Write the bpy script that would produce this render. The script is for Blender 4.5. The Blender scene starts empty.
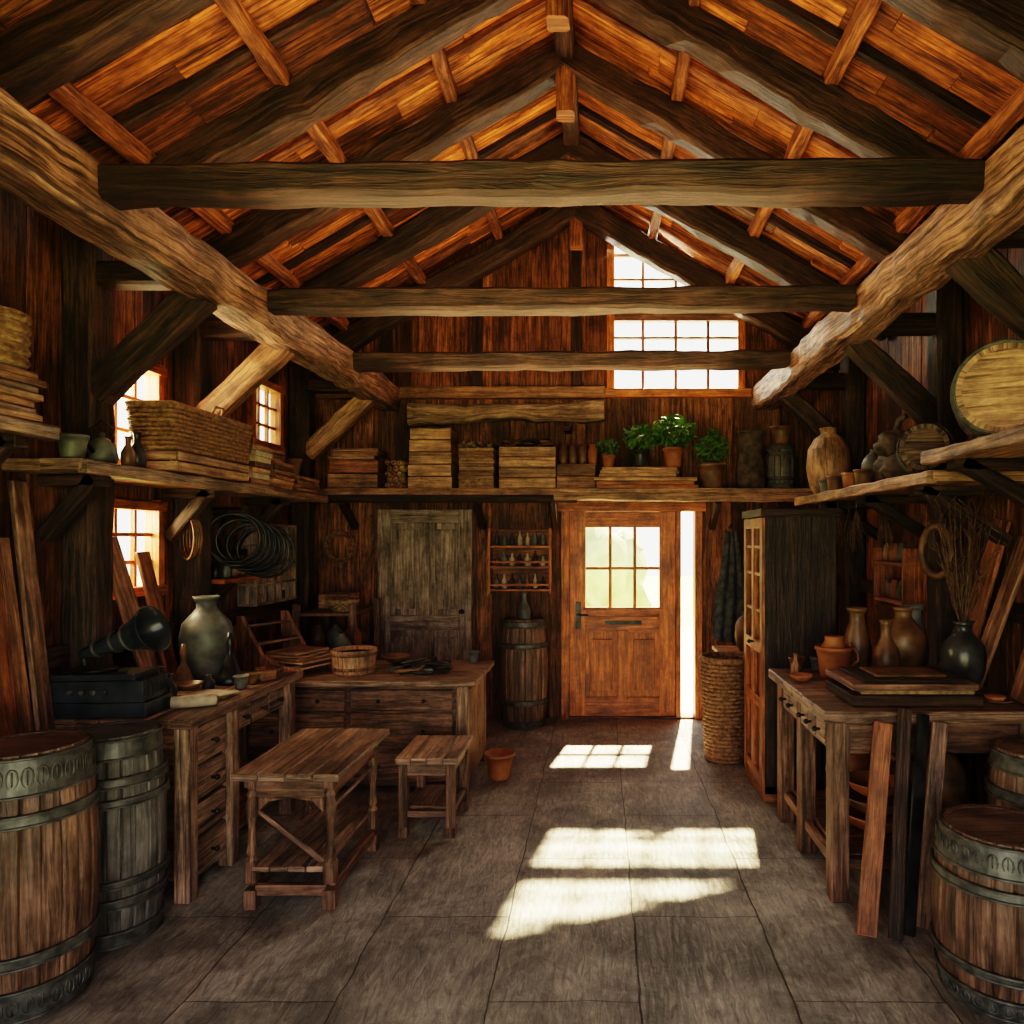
import bpy, math, random
from mathutils import Vector, Matrix, noise
R = random.Random(11)
sc = bpy.context.scene
V = Vector

# ------------------------------------------------------------------ materials
def _nt(name):
    m = bpy.data.materials.new(name); m.use_nodes = True
    nt = m.node_tree
    return m, nt, nt.nodes, nt.links, nt.nodes['Principled BSDF']

def wood(name, c1, c2, rough=.6, bump=.5, gs=1.0, var=.4, crack=.5):
    c1 = (c1[0], c1[1]*.86, c1[2]*.88); c2 = (c2[0], c2[1]*.86, c2[2]*.88)
    m, nt, N, L, P = _nt(name)
    tc = N.new('ShaderNodeTexCoord'); geo = N.new('ShaderNodeNewGeometry')
    mul = N.new('ShaderNodeMath'); mul.operation = 'MULTIPLY'; mul.inputs[1].default_value = 41.0
    L.new(geo.outputs['Random Per Island'], mul.inputs[0])
    add = N.new('ShaderNodeVectorMath'); add.operation = 'ADD'
    L.new(tc.outputs['UV'], add.inputs[0]); L.new(mul.outputs[0], add.inputs[1])
    def nz(sx, sy, det, dist, ro=.65):
        mp = N.new('ShaderNodeMapping'); mp.inputs['Scale'].default_value = (sx*gs, sy*gs, 1)
        L.new(add.outputs[0], mp.inputs[0])
        n = N.new('ShaderNodeTexNoise'); n.noise_dimensions = '2D'; n.inputs['Scale'].default_value = 1
        n.inputs['Detail'].default_value = det; n.inputs['Distortion'].default_value = dist
        n.inputs['Roughness'].default_value = ro
        L.new(mp.outputs[0], n.inputs['Vector']); return n.outputs['Fac']
    n1 = nz(2.4, 40, 4, .5, .78); n3 = nz(1.6, 46, 2, .5, .75); n4 = nz(3.2, 5.0, 4, 0, .75)
    rp = N.new('ShaderNodeValToRGB'); rp.color_ramp.elements[0].position = .38; rp.color_ramp.elements[1].position = .66
    rp.color_ramp.elements[0].color = (*c1, 1); rp.color_ramp.elements[1].color = (*c2, 1)
    L.new(n1, rp.inputs[0])
    cr = N.new('ShaderNodeValToRGB'); cr.color_ramp.elements[0].position = .34; cr.color_ramp.elements[1].position = .41
    k = 1-crack; cr.color_ramp.elements[0].color = (k, k, k, 1); cr.color_ramp.elements[1].color = (1, 1, 1, 1)
    L.new(n3, cr.inputs[0])
    gr = N.new('ShaderNodeMapRange'); gr.inputs[1].default_value = .32; gr.inputs[2].default_value = .68
    gr.inputs[3].default_value = .45; gr.inputs[4].default_value = 1.4
    L.new(n4, gr.inputs[0])
    vr = N.new('ShaderNodeMapRange'); vr.inputs[3].default_value = 1-var; vr.inputs[4].default_value = 1+var
    L.new(geo.outputs['Random Per Island'], vr.inputs[0])
    m1 = N.new('ShaderNodeMath'); m1.operation = 'MULTIPLY'; L.new(gr.outputs[0], m1.inputs[0]); L.new(vr.outputs[0], m1.inputs[1])
    m2 = N.new('ShaderNodeMath'); m2.operation = 'MULTIPLY'; L.new(m1.outputs[0], m2.inputs[0]); L.new(cr.outputs[0], m2.inputs[1])
    vm = N.new('ShaderNodeVectorMath'); vm.operation = 'SCALE'
    L.new(rp.outputs[0], vm.inputs[0]); L.new(m2.outputs[0], vm.inputs['Scale'])
    L.new(vm.outputs[0], P.inputs['Base Color'])
    P.inputs['Roughness'].default_value = rough
    bp = N.new('ShaderNodeBump'); bp.inputs['Strength'].default_value = bump; bp.inputs['Distance'].default_value = .014
    L.new(n1, bp.inputs['Height']); L.new(bp.outputs[0], P.inputs['Normal'])
    return m

def plain(name, c1, c2=None, rough=.5, metal=0.0, scale=12, bump=.15):
    m, nt, N, L, P = _nt(name)
    c2 = c2 or tuple(x*1.6 for x in c1)
    tc = N.new('ShaderNodeTexCoord'); n = N.new('ShaderNodeTexNoise'); n.inputs['Scale'].default_value = scale
    n.inputs['Detail'].default_value = 3; L.new(tc.outputs['Object'], n.inputs['Vector'])
    rp = N.new('ShaderNodeValToRGB'); rp.color_ramp.elements[0].position = .35; rp.color_ramp.elements[1].position = .68
    rp.color_ramp.elements[0].color = (*c1, 1); rp.color_ramp.elements[1].color = (*c2, 1)
    L.new(n.outputs['Fac'], rp.inputs[0]); L.new(rp.outputs[0], P.inputs['Base Color'])
    P.inputs['Roughness'].default_value = rough; P.inputs['Metallic'].default_value = metal
    bp = N.new('ShaderNodeBump'); bp.inputs['Strength'].default_value = bump; bp.inputs['Distance'].default_value = .01
    L.new(n.outputs['Fac'], bp.inputs['Height']); L.new(bp.outputs[0], P.inputs['Normal'])
    return m

DARK  = wood('wood_beam_dark', (.012,.008,.006), (.082,.048,.029), .6, .8)
TIE   = wood('wood_tie', (.010,.008,.007), (.070,.045,.032), .6, .8)
PLATE = wood('wood_plate', (.08,.051,.033), (.42,.28,.185), .6, .9, crack=.8)
ROOF  = wood('wood_roof', (.14,.052,.013), (.68,.295,.074), .75, .6, var=.65, crack=.75)
RAFTL = wood('wood_rafter_small', (.10,.045,.019), (.40,.19,.068), .65, .7)
WALL  = wood('wood_wall', (.055,.026,.012), (.30,.140,.055), .6, .7, var=.6, crack=.7)
WALLR = wood('wood_wall_right', (.070,.031,.013), (.36,.158,.056), .6, .7, var=.6, crack=.7)
DOORW = wood('wood_door', (.32,.105,.024), (.70,.27,.062), .38, .3, var=.10, crack=.3)
TRIM  = wood('wood_trim', (.24,.085,.022), (.58,.23,.060), .42, .4, var=.2)
GREYD = wood('wood_grey_door', (.19,.165,.132), (.48,.42,.335), .65, .6, var=.08)
DESK  = wood('wood_desk', (.080,.050,.032), (.31,.195,.125), .42, .6, var=.3)
DESKT = wood('wood_desk_top', (.14,.100,.068), (.46,.34,.235), .36, .6, var=.25, crack=.7)
BARR  = wood('wood_barrel', (.080,.052,.034), (.27,.180,.115), .42, .5, var=.22)
BARG  = wood('wood_barrel_grey', (.075,.080,.072), (.18,.190,.168), .4, .5, var=.15)
LIGHT = wood('wood_light', (.26,.165,.092), (.60,.41,.235), .55, .5, var=.3)
MID   = wood('wood_mid', (.13,.074,.040), (.40,.235,.13), .55, .5, var=.4)
REDW  = wood('wood_red', (.12,.046,.018), (.36,.155,.056), .45, .5, var=.3)
BARK  = wood('bark', (.08,.062,.044), (.34,.27,.19), .85, 1.0, gs=.7)
HOOP  = plain('iron_hoop', (.052,.054,.050), (.15,.148,.132), .45, .3, 24)
IRON  = plain('iron_black', (.012,.013,.015), (.055,.055,.057), .34, .6, 15)
BLKP  = plain('black_enamel', (.022,.029,.038), (.055,.068,.082), .25, .1, 8)
GREYC = plain('ceramic_grey', (.075,.082,.078), (.20,.21,.19), .42, 0, 10)
BRNC  = plain('ceramic_brown', (.09,.045,.022), (.28,.15,.07), .4, 0, 9)
DRKC  = plain('ceramic_dark', (.020,.022,.024), (.075,.075,.075), .28, 0, 9)
TERR  = plain('terracotta', (.28,.095,.032), (.48,.19,.07), .55, 0, 9)
WICK  = plain('wicker', (.13,.063,.028), (.38,.21,.10), .6, 0, 40, .4)
STRAW = plain('straw', (.19,.115,.058), (.46,.30,.155), .8, 0, 40, .4)
PAPER = plain('paper', (.42,.34,.24), (.62,.53,.40), .8, 0, 20)
CLOTH = plain('cloth_blue_grey', (.045,.052,.058), (.12,.135,.145), .9, 0, 18)
STONE = plain('stone_dark', (.035,.026,.020), (.14,.10,.075), .8, 0, 14, .6)
TWIG  = plain('twig', (.08,.042,.022), (.20,.12,.065), .8, 0, 30)
DARKBR  = plain('dark_brown', (.02,.013,.008), (.05,.03,.02), .9, 0, 40)
LEAF  = plain('leaf', (.035,.10,.016), (.13,.28,.05), .45, 0, 18)
GRASS = plain('grass', (.26,.33,.12), (.50,.56,.26), .9, 0, 3)
PALE  = plain('pale_strip', (.66,.56,.40), (.84,.73,.54), .9, 0, 9)

def glass():
    m = bpy.data.materials.new('window_glass'); m.use_nodes = True
    nt = m.node_tree; nt.nodes.clear()
    o = nt.nodes.new('ShaderNodeOutputMaterial'); t = nt.nodes.new('ShaderNodeBsdfTransparent'); g = nt.nodes.new('ShaderNodeBsdfGlossy')
    t.inputs[0].default_value = (.96,.98,.95,1); g.inputs['Roughness'].default_value = .08
    x = nt.nodes.new('ShaderNodeMixShader'); x.inputs[0].default_value = .05
    nt.links.new(t.outputs[0], x.inputs[1]); nt.links.new(g.outputs[0], x.inputs[2]); nt.links.new(x.outputs[0], o.inputs[0])
    return m
GLASS = glass()

def floor_mat():
    m, nt, N, L, P = _nt('floor_slabs')
    tc = N.new('ShaderNodeTexCoord')
    mp = N.new('ShaderNodeMapping'); mp.inputs['Rotation'].default_value = (0, 0, math.radians(90)); mp.inputs['Location'].default_value = (.1,.17,0)
    L.new(tc.outputs['Object'], mp.inputs[0])
    wob = N.new('ShaderNodeTexNoise'); wob.noise_dimensions='2D'; wob.inputs['Scale'].default_value = 4; wob.inputs['Detail'].default_value = 3
    L.new(mp.outputs[0], wob.inputs['Vector'])
    ws = N.new('ShaderNodeVectorMath'); ws.operation='MULTIPLY_ADD'; ws.inputs[1].default_value=(.03,.03,0)
    L.new(wob.outputs['Color'], ws.inputs[0]); L.new(mp.outputs[0], ws.inputs[2])
    br = N.new('ShaderNodeTexBrick'); br.inputs['Scale'].default_value = 1
    br.inputs['Brick Width'].default_value = 1.15; br.inputs['Row Height'].default_value = .56
    br.inputs['Mortar Size'].default_value = .004; br.inputs['Mortar Smooth'].default_value = .8
    br.inputs['Color1'].default_value = (.37,.34,.30,1); br.inputs['Color2'].default_value = (.46,.425,.375,1)
    br.inputs['Mortar'].default_value = (.09,.08,.07,1); L.new(ws.outputs[0], br.inputs['Vector'])
    def nz(s, det, sx=1, sy=1, dist=.3):
        q = N.new('ShaderNodeMapping'); q.inputs['Scale'].default_value = (sx, sy, 1); L.new(mp.outputs[0], q.inputs[0])
        n = N.new('ShaderNodeTexNoise'); n.noise_dimensions = '2D'; n.inputs['Scale'].default_value = s; n.inputs['Detail'].default_value = det
        n.inputs['Distortion'].default_value = dist; n.inputs['Roughness'].default_value = .74
        L.new(q.outputs[0], n.inputs['Vector']); return n.outputs['Fac']
    a = nz(2.2, 9); b = nz(9, 5, 1, 5, .8)
    s1 = N.new('ShaderNodeMapRange'); s1.inputs[1].default_value = .36; s1.inputs[2].default_value = .64; s1.inputs[3].default_value = .40; s1.inputs[4].default_value = 1.25
    L.new(a, s1.inputs[0])
    s2 = N.new('ShaderNodeMapRange'); s2.inputs[1].default_value = .32; s2.inputs[2].default_value = .68; s2.inputs[3].default_value = .55; s2.inputs[4].default_value = 1.25
    L.new(b, s2.inputs[0])
    mm = N.new('ShaderNodeMath'); mm.operation = 'MULTIPLY'; L.new(s1.outputs[0], mm.inputs[0]); L.new(s2.outputs[0], mm.inputs[1])
    vs = N.new('ShaderNodeVectorMath'); vs.operation = 'SCALE'; L.new(br.outputs['Color'], vs.inputs[0]); L.new(mm.outputs[0], vs.inputs['Scale'])
    L.new(vs.outputs[0], P.inputs['Base Color'])
    rr = N.new('ShaderNodeMapRange'); rr.inputs[1].default_value = .3; rr.inputs[2].default_value = .7; rr.inputs[3].default_value = .30; rr.inputs[4].default_value = .62; L.new(a, rr.inputs[0]); L.new(rr.outputs[0], P.inputs['Roughness'])
    h2 = N.new('ShaderNodeMath'); h2.operation = 'SUBTRACT'; L.new(b, h2.inputs[0]); L.new(br.outputs['Fac'], h2.inputs[1])
    bp = N.new('ShaderNodeBump'); bp.inputs['Strength'].default_value = .6; bp.inputs['Distance'].default_value = .014
    L.new(h2.outputs[0], bp.inputs['Height']); L.new(bp.outputs[0], P.inputs['Normal'])
    return m
FLOOR = floor_mat()

# ------------------------------------------------------------------ mesh builder
class B:
    def __init__(s, name):
        s.n = name; s.v = []; s.f = []; s.u = []; s.m = []; s.s = []; s.mats = []; s.M = Matrix.Identity(4)
    def at(s, loc=(0,0,0), rz=0, rx=0, ry=0):
        s.M = Matrix.Translation(loc) @ Matrix.Rotation(math.radians(rz),4,'Z') @ Matrix.Rotation(math.radians(ry),4,'Y') @ Matrix.Rotation(math.radians(rx),4,'X'); return s
    def mi(s, mat):
        if mat not in s.mats: s.mats.append(mat)
        return s.mats.index(mat)
    def add(s, vs, fs, uvs, mat, smooth=False):
        o = len(s.v); k = s.mi(mat)
        s.v += [tuple(s.M @ V(p)) for p in vs]
        for f, uv in zip(fs, uvs):
            s.f.append([o+i for i in f]); s.u.append(uv); s.m.append(k); s.s.append(smooth)
    def box(s, c, size, mat, rot=None, grain=None):
        hx, hy, hz = [q/2 for q in size]
        g = grain if grain is not None else max(range(3), key=lambda i: size[i])
        P = [V((x,y,z)) for x in (-hx,hx) for y in (-hy,hy) for z in (-hz,hz)]
        F = [(0,1,3,2),(4,6,7,5),(0,4,5,1),(2,3,7,6),(0,2,6,4),(1,5,7,3)]
        ax = [0,0,1,1,2,2]; off = (R.random()*9, R.random()*9); uvs = []
        for f, n in zip(F, ax):
            o = [i for i in range(3) if i != n]
            if g in o: a = g; b = [i for i in o if i != g][0]
            else: a, b = o
            uvs.append([(P[i][a]+off[0], P[i][b]+off[1]+n*.37) for i in f])
        c = V(c)
        if rot is not None:
            rm = rot if isinstance(rot, Matrix) else (Matrix.Rotation(math.radians(rot[2]),3,'Z') @ Matrix.Rotation(math.radians(rot[1]),3,'Y') @ Matrix.Rotation(math.radians(rot[0]),3,'X'))
            P = [rm @ p for p in P]
        s.add([p+c for p in P], F, uvs, mat)
    def beam(s, a, b, w, h, mat, rough=0.0, up=(0,0,1)):
        a = V(a); b = V(b); d = b-a; Ln = d.length; z = d.normalized()
        x = z.cross(V(up)).normalized(); y = x.cross(z).normalized()
        n = max(2, int(Ln/.10)) if rough > 0 else 1
        ch = min(w,h)*.13
        sec = [(-w/2+ch,-h/2),(w/2-ch,-h/2),(w/2,-h/2+ch),(w/2,h/2-ch),(w/2-ch,h/2),(-w/2+ch,h/2),(-w/2,h/2-ch),(-w/2,-h/2+ch)]
        vs = []; fs = []; uvs = []; ou = R.random()*9; ov = R.random()*9
        per = [0]
        for i in range(8):
            p, q = sec[i], sec[(i+1)%8]; per.append(per[-1]+math.hypot(p[0]-q[0], p[1]-q[1]))
        for i in range(n+1):
            t = i/n
            for (px, py) in sec:
                j1 = 1 + rough*(.8*noise.noise(V((px*3+ou, py*3, t*Ln*2.2+ov)))+.7*noise.noise(V((px*9+ou, py*9, t*Ln*7+ov))))
                j2 = 1 + rough*(.8*noise.noise(V((px*3+ou+7, py*3, t*Ln*2.2+ov)))+.7*noise.noise(V((px*9+ou+5, py*9, t*Ln*7+ov))))
                vs.append(a + z*(t*Ln) + x*px*j1 + y*py*j2)
        for i in range(n):
            for k in range(8):
                k2 = (k+1)%8
                fs.append((i*8+k, i*8+k2, (i+1)*8+k2, (i+1)*8+k))
                u0 = i/n*Ln+ou; u1 = (i+1)/n*Ln+ou
                uvs.append([(u0,per[k]+ov),(u0,per[k+1]+ov),(u1,per[k+1]+ov),(u1,per[k]+ov)])
        fs.append(tuple(range(7,-1,-1))); uvs.append([(sec[i][0]*.3,sec[i][1]) for i in range(7,-1,-1)])
        fs.append(tuple(n*8+i for i in range(8))); uvs.append([(sec[i][0]*.3,sec[i][1]) for i in range(8)])
        s.add(vs, fs, uvs, mat)
    def prism(s, poly, mp, t0, t1, mat):
        n = len(poly); vs = [mp(u,z,t0) for u,z in poly]+[mp(u,z,t1) for u,z in poly]
        ou = R.random()*9; ov = R.random()*9
        U = [(z+ou,u+ov) for u,z in poly]
        fs = [tuple(range(n-1,-1,-1)), tuple(range(n,2*n))]
        uvs = [[U[i] for i in range(n-1,-1,-1)], list(U)]
        for i in range(n):
            j = (i+1)%n; fs.append((i,j,n+j,n+i))
            uvs.append([U[i],U[j],(U[j][0],U[j][1]+.05),(U[i][0],U[i][1]+.05)])
        s.add(vs, fs, uvs, mat)
    def lathe(s, prof, mat, c=(0,0,0), seg=28, smooth=True, closed=False):
        c = V(c); vs = []; fs = []; uvs = []; ou = R.random()*9
        n = len(prof)
        for (r, z) in prof:
            for k in range(seg):
                a = 2*math.pi*k/seg; vs.append(c+V((r*math.cos(a), r*math.sin(a), z)))
        rng = n if closed else n-1
        for i in range(rng):
            i2 = (i+1)%n
            for k in range(seg):
                k2 = (k+1)%seg; rr = max(prof[i][0], prof[i2][0], .02)
                fs.append((i*seg+k, i*seg+k2, i2*seg+k2, i2*seg+k))
                a0 = 2*math.pi*k/seg*rr; a1 = 2*math.pi*(k+1)/seg*rr
                z0 = prof[i][1]+ou+prof[i][0]*.5; z1 = prof[i2][1]+ou+prof[i2][0]*.5
                uvs.append([(z0,a0),(z0,a1),(z1,a1),(z1,a0)])
        if not closed:
            for i, rev in ((0, True), (n-1, False)):
                if prof[i][0] > 1e-4:
                    ids = [i*seg+k for k in range(seg)]
                    if rev: ids.reverse()
                    fs.append(tuple(ids)); uvs.append([(vs[q][0], vs[q][1]) for q in ids])
        s.add(vs, fs, uvs, mat, smooth)
    def tube(s, pts, r, mat, seg=7, closed=False, taper=None):
        pts = [V(p) for p in pts]; n = len(pts); vs = []; fs = []; uvs = []
        prev = None; ln = 0
        for i, p in enumerate(pts):
            if closed: d = pts[(i+1)%n]-pts[i-1]
            else: d = pts[min(i+1,n-1)]-pts[max(i-1,0)]
            d.normalize()
            if prev is None:
                ref = V((0,0,1)) if abs(d.z) < .9 else V((1,0,0)); x = d.cross(ref).normalized()
            else:
                x = (prev - d*prev.dot(d)); x = x.normalized() if x.length > 1e-6 else d.cross(V((0,0,1))).normalized()
            prev = x; y = d.cross(x)
            rr = r if taper is None else r*(1+(taper-1)*i/(n-1))
            for k in range(seg):
                a = 2*math.pi*k/seg; vs.append(p + x*rr*math.cos(a) + y*rr*math.sin(a))
        for i in range(n if closed else n-1):
            i2 = (i+1)%n; l = (pts[i2]-pts[i]).length
            for k in range(seg):
                k2 = (k+1)%seg; fs.append((i*seg+k, i*seg+k2, i2*seg+k2, i2*seg+k))
                uvs.append([(ln,k/seg*.05),(ln,(k+1)/seg*.05),(ln+l,(k+1)/seg*.05),(ln+l,k/seg*.05)])
            ln += l
        if not closed:
            fs.append(tuple(range(seg-1,-1,-1))); uvs.append([(0,0)]*seg)
            fs.append(tuple((n-1)*seg+k for k in range(seg))); uvs.append([(0,0)]*seg)
        s.add(vs, fs, uvs, mat, True)
    def blob(s, c, rad, mat, amp=.2, seg=14, rings=9, seed=0):
        c = V(c); vs = []; fs = []; uvs = []
        for i in range(rings+1):
            th = math.pi*i/rings
            for k in range(seg):
                a = 2*math.pi*k/seg; d = V((math.sin(th)*math.cos(a), math.sin(th)*math.sin(a), math.cos(th)))
                f = 1+amp*noise.noise(d*2.2+V((seed,seed,0)))
                vs.append(c+V((d.x*rad[0]*f, d.y*rad[1]*f, d.z*rad[2]*f)))
        for i in range(rings):
            for k in range(seg):
                k2 = (k+1)%seg; fs.append((i*seg+k, (i+1)*seg+k, (i+1)*seg+k2, i*seg+k2)); uvs.append([(i*.1,k*.1)]*4)
        s.add(vs, fs, uvs, mat, True)
    def done(s, bevel=.004, seg=1):
        xs = [p[0] for p in s.v]; ys = [p[1] for p in s.v]; zs = [p[2] for p in s.v]
        o = V(((min(xs)+max(xs))/2, (min(ys)+max(ys))/2, min(zs)))
        me = bpy.data.meshes.new(s.n); me.from_pydata([tuple(V(p)-o) for p in s.v], [], s.f)
        for m in s.mats: me.materials.append(m)
        ul = me.uv_layers.new(name='UVMap'); flat = []
        for uv in s.u:
            for q in uv: flat += [q[0], q[1]]
        ul.data.foreach_set('uv', flat)
        me.polygons.foreach_set('material_index', s.m); me.polygons.foreach_set('use_smooth', s.s)
        me.update()
        ob = bpy.data.objects.new(s.n, me); sc.collection.objects.link(ob); ob.location = o
        if bevel:
            b = ob.modifiers.new('bev', 'BEVEL'); b.width = bevel; b.segments = seg; b.limit_method = 'ANGLE'; b.angle_limit = math.radians(50)
            b.use_clamp_overlap = True
        return ob

# ------------------------------------------------------------------ room constants
XL, XR, YB, XC, ZR, SL = -2.75, 2.30, 6.65, -.22, 5.0, .58
def zr(x): return ZR - SL*abs(x-XC)
YF = -.6
b = B('floor'); b.box(((XL+XR)/2, (YF+YB)/2, -.05), (XR-XL+.3, YB-YF+.3, .1), FLOOR); b.done(0)

def cut(segs, h0, h1):
    ns = []
    for lo, hi, um in segs:
        if h0(um) >= hi(um)-.01 or h1(um) <= lo(um)+.01: ns.append((lo, hi, um)); continue
        if h0(um) > lo(um)+.01: ns.append((lo, h0, um))
        if h1(um) < hi(um)-.01: ns.append((h1, hi, um))
    return ns
K = lambda z: (lambda u: z)
GW = (.10, 1.33, K(3.09), lambda x: 4.60-.53*(x-.10))
def plank_wall(b, u0, u1, zt, holes, mp, mat, bw=.19, th=.035):
    edges = [u0]; u = u0
    while u < u1: u += bw*R.uniform(.7, 1.3); edges.append(min(u, u1))
    hard = set()
    for h in holes: hard |= {h[0], h[1]}
    edges = sorted(set([e for e in edges if all(abs(e-q) > .04 for q in hard)]) | hard | {u0, u1})
    for a, c in zip(edges[:-1], edges[1:]):
        if c-a < .002: continue
        t = th+R.uniform(0, .016); um = (a+c)/2; segs = [(K(0), zt, um)]
        for h in holes:
            if a >= h[0]-1e-4 and c <= h[1]+1e-4: segs = cut(segs, h[2], h[3])
        for lo, hi, _ in segs:
            poly = [(a, lo(a)), (c, lo(c)), (c, hi(c))]
            if a < XC < c and hi is zt: poly.append((XC, hi(XC)))
            poly.append((a, hi(a)))
            b.prism(poly, mp, 0, t, mat)
b = B('wall_back')
plank_wall(b, XL, XR, zr, [GW, (-.36, .95, K(0.0), K(2.05))], lambda u,z,t: V((u, YB-t, z)), WALL)
for x in (-2.0, -1.15, -.22):
    b.box((x, YB-.08, (3.1+zr(x))/2-.05), (.09, .07, zr(x)-3.25), DARK)
b.box((-1.30, YB-.09, 3.06), (2.7, .08, .11), MID)
b.done(.005)
b = B('unseen_fill_wall')   # unseen wall; its opening is made up to set the daylight fill
plank_wall(b, XL, XR, zr, [(-1.75, 1.40, K(0.0), K(2.6))], lambda u,z,t: V((u, YF-t, z)), WALL)
b.done(0)
def side(nm, x, sgn, holes, mat):
    b = B(nm)
    plank_wall(b, YF, YB, K(zr(x)), [(h[0],h[1],K(h[2]),K(h[3])) for h in holes], lambda u,z,t: V((x+sgn*t,u,z)), mat); b.done(.005)
LH = [(3.74,4.24,2.12,2.70),(3.74,4.24,1.40,1.88),(5.40,5.85,2.45,2.92)]
side('wall_left', XL, 1, LH, WALL)
side('wall_right', XR, -1, [], WALLR)

# roof boards
b = B('ceiling')
for sd_ in (-1, 1):
    xe = XL if sd_ < 0 else XR
    y = YF
    while y < YB+.05:
        w = R.uniform(.14,.24); cuts = [XC]; x = XC
        while abs(x-xe) > .02:
            x += sd_*R.uniform(.5,1.1)
            if (x-xe)*sd_ > -.3: x = xe
            cuts.append(x)
        for p, q in zip(cuts[:-1], cuts[1:]):
            t = R.uniform(.0,.028)
            b.prism([(p,y),(q,y),(q,y+w-.001),(p,y+w-.001)], lambda u,z,tt: V((u, z, zr(u)+tt)), -t, .05, ROOF)
            for k in range(1, 7): b.u[-k] = [(v_, u_) for (u_, v_) in b.u[-k]]
        y += w
b.done(.007)

def raft(name, y, w=.14, h=.19, mat=DARK, off=.25, rough=.28):
    b = B(name)
    for xe in (XL+.05, XR-.05): b.beam((xe, y, zr(xe)-off), (XC, y, ZR-off), w, h, mat, rough)
    b.beam((XC, y, ZR-.62), (XC, y, ZR-.1), .12, .12, RAFTL, .15, up=(0,1,0))
    return b.done(.003)
for y in (1.75, 2.75, 3.65, 4.45, 5.45, 6.47): raft('roof_rafter', y)
b = B('roof_purlin')
for xe in (XL, XR):
    for f in (.28, .56, .84):
        x = XC+(xe-XC)*f; b.beam((x, YF, zr(x)-.115), (x, YB-.05, zr(x)-.115), .08, .09, RAFTL, .35)
b.done(.003)
b = B('roof_batten')
y = .2
while y < YB-.15:
    for xe in (XL+.02, XR-.02): b.beam((xe, y, zr(xe)-.035), (XC, y, ZR-.035), .05, .06, RAFTL if int(y*10)%2 else DARK, .35)
    y += .36
b.done(0)
b = B('ridge_beam'); b.beam((XC, YF, ZR-.20), (XC, YB-.05, ZR-.20), .12, .18, DARK, .15); b.done(.003)
for i, y in enumerate((2.68, 4.0, 5.36)):
    b = B('tie_beam'); b.beam((-1.88, y, 3.045), (1.44, y, 3.065), .13, .13, TIE, .25); b.done(.003)
for x in (-1.985, 1.545):
    b = B('plate_beam'); b.beam((x, YF, 3.015), (x, YB-.06, 3.015), .22, .23, PLATE, .26); b.done(.004)
for y in (1.8, 3.58, 4.50, 6.15):
    b = B('wall_post'); b.beam((-2.62, y, 0), (-2.62, y, 3.40), .17, .17, DARK, .12, up=(0,1,0)); b.done(.004)
    b = B('knee_brace'); b.beam((-2.56, y-.02, 2.44), (-2.02, y-.02, 2.94), .12, .15, MID if y > 4 else DARK, .2); b.done(.004)
    b = B('wall_strut'); b.beam((-2.54, y, 3.04), (-2.08, y, 3.04), .12, .12, DARK, .12); b.done(.004)
for y in (1.6, 3.05, 4.40, 6.0):
    b = B('wall_post'); b.beam((2.17, y, 0), (2.17, y, 3.40), .17, .17, DARK, .12, up=(0,1,0)); b.done(.004)
    b = B('knee_brace'); b.beam((2.11, y, 2.44), (1.58, y, 2.94), .12, .15, DARK, .2); b.done(.004)
    b = B('wall_strut'); b.beam((2.10, y, 3.04), (1.64, y, 3.04), .12, .12, DARK, .12); b.done(.004)
b = B('trim_1'); b.box((-2.68, 3.0, 1.12), (.07, 7.1, .10), DARK); b.done(.004)
b = B('trim_2'); b.box((2.23, 3.0, 1.30), (.07, 7.1, .10), DARK); b.done(.004)

# ------------------------------------------------------------------ windows
def side_window(i, y0, y1, z0, z1):
    b = B('window_%d' % i); x = XL+.045; t = .055
    for yy in (y0-.01, y1+.01): b.box((x, yy, (z0+z1)/2), (.09, t, z1-z0+.1), TRIM)
    for zz in (z0-.01, z1+.01): b.box((x, (y0+y1)/2, zz), (.11, y1-y0+.1, t), TRIM)
    for k in (1,2): b.box((x-.01, y0+(y1-y0)*k/3, (z0+z1)/2), (.03, .022, z1-z0), TRIM)
    for k in (1,2): b.box((x-.01, (y0+y1)/2, z0+(z1-z0)*k/3), (.028, y1-y0, .022), TRIM)
    b.box((x-.015, (y0+y1)/2, (z0+z1)/2), (.004, y1-y0-.02, z1-z0-.02), GLASS)
    b.done(.003)
for i, h in enumerate(LH): side_window(i+2, *h)
b = B('window_1'); y = YB-.03
zt = lambda x: 4.60-.53*(x-.10)
b.box((.10, y, (3.05+4.64)/2), (.07, .10, 1.59), TRIM); b.box((1.33, y, (3.05+zt(1.33))/2), (.07, .10, zt(1.33)-3.05), TRIM)
b.box((.715, y-.01, 3.06), (1.40, .14, .08), TRIM)
b.beam((.07, y, 4.62), (1.36, y, zt(1.33)), .07, .07, DARK)
for x in (.405, .715, 1.02): b.box((x, y, (3.09+zt(x))/2), (.026, .04, zt(x)-3.09), MID)
for z in (3.35, 3.59, 4.14, 4.37):
    x1 = min(1.33, .10+(4.60-z)/.53); b.box(((.1+x1)/2, y, z), (x1-.1, .038, .022), MID)
b.box(((.1+1.33)/2, y, 3.84), (1.23, .07, .19), MID)
b.prism([(.1,3.09),(1.33,3.09),(1.33,zt(1.33)),(.1,4.60)], lambda u,z,t: V((u,YB-t,z)), .018, .022, GLASS)
b.done(.003)

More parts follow.
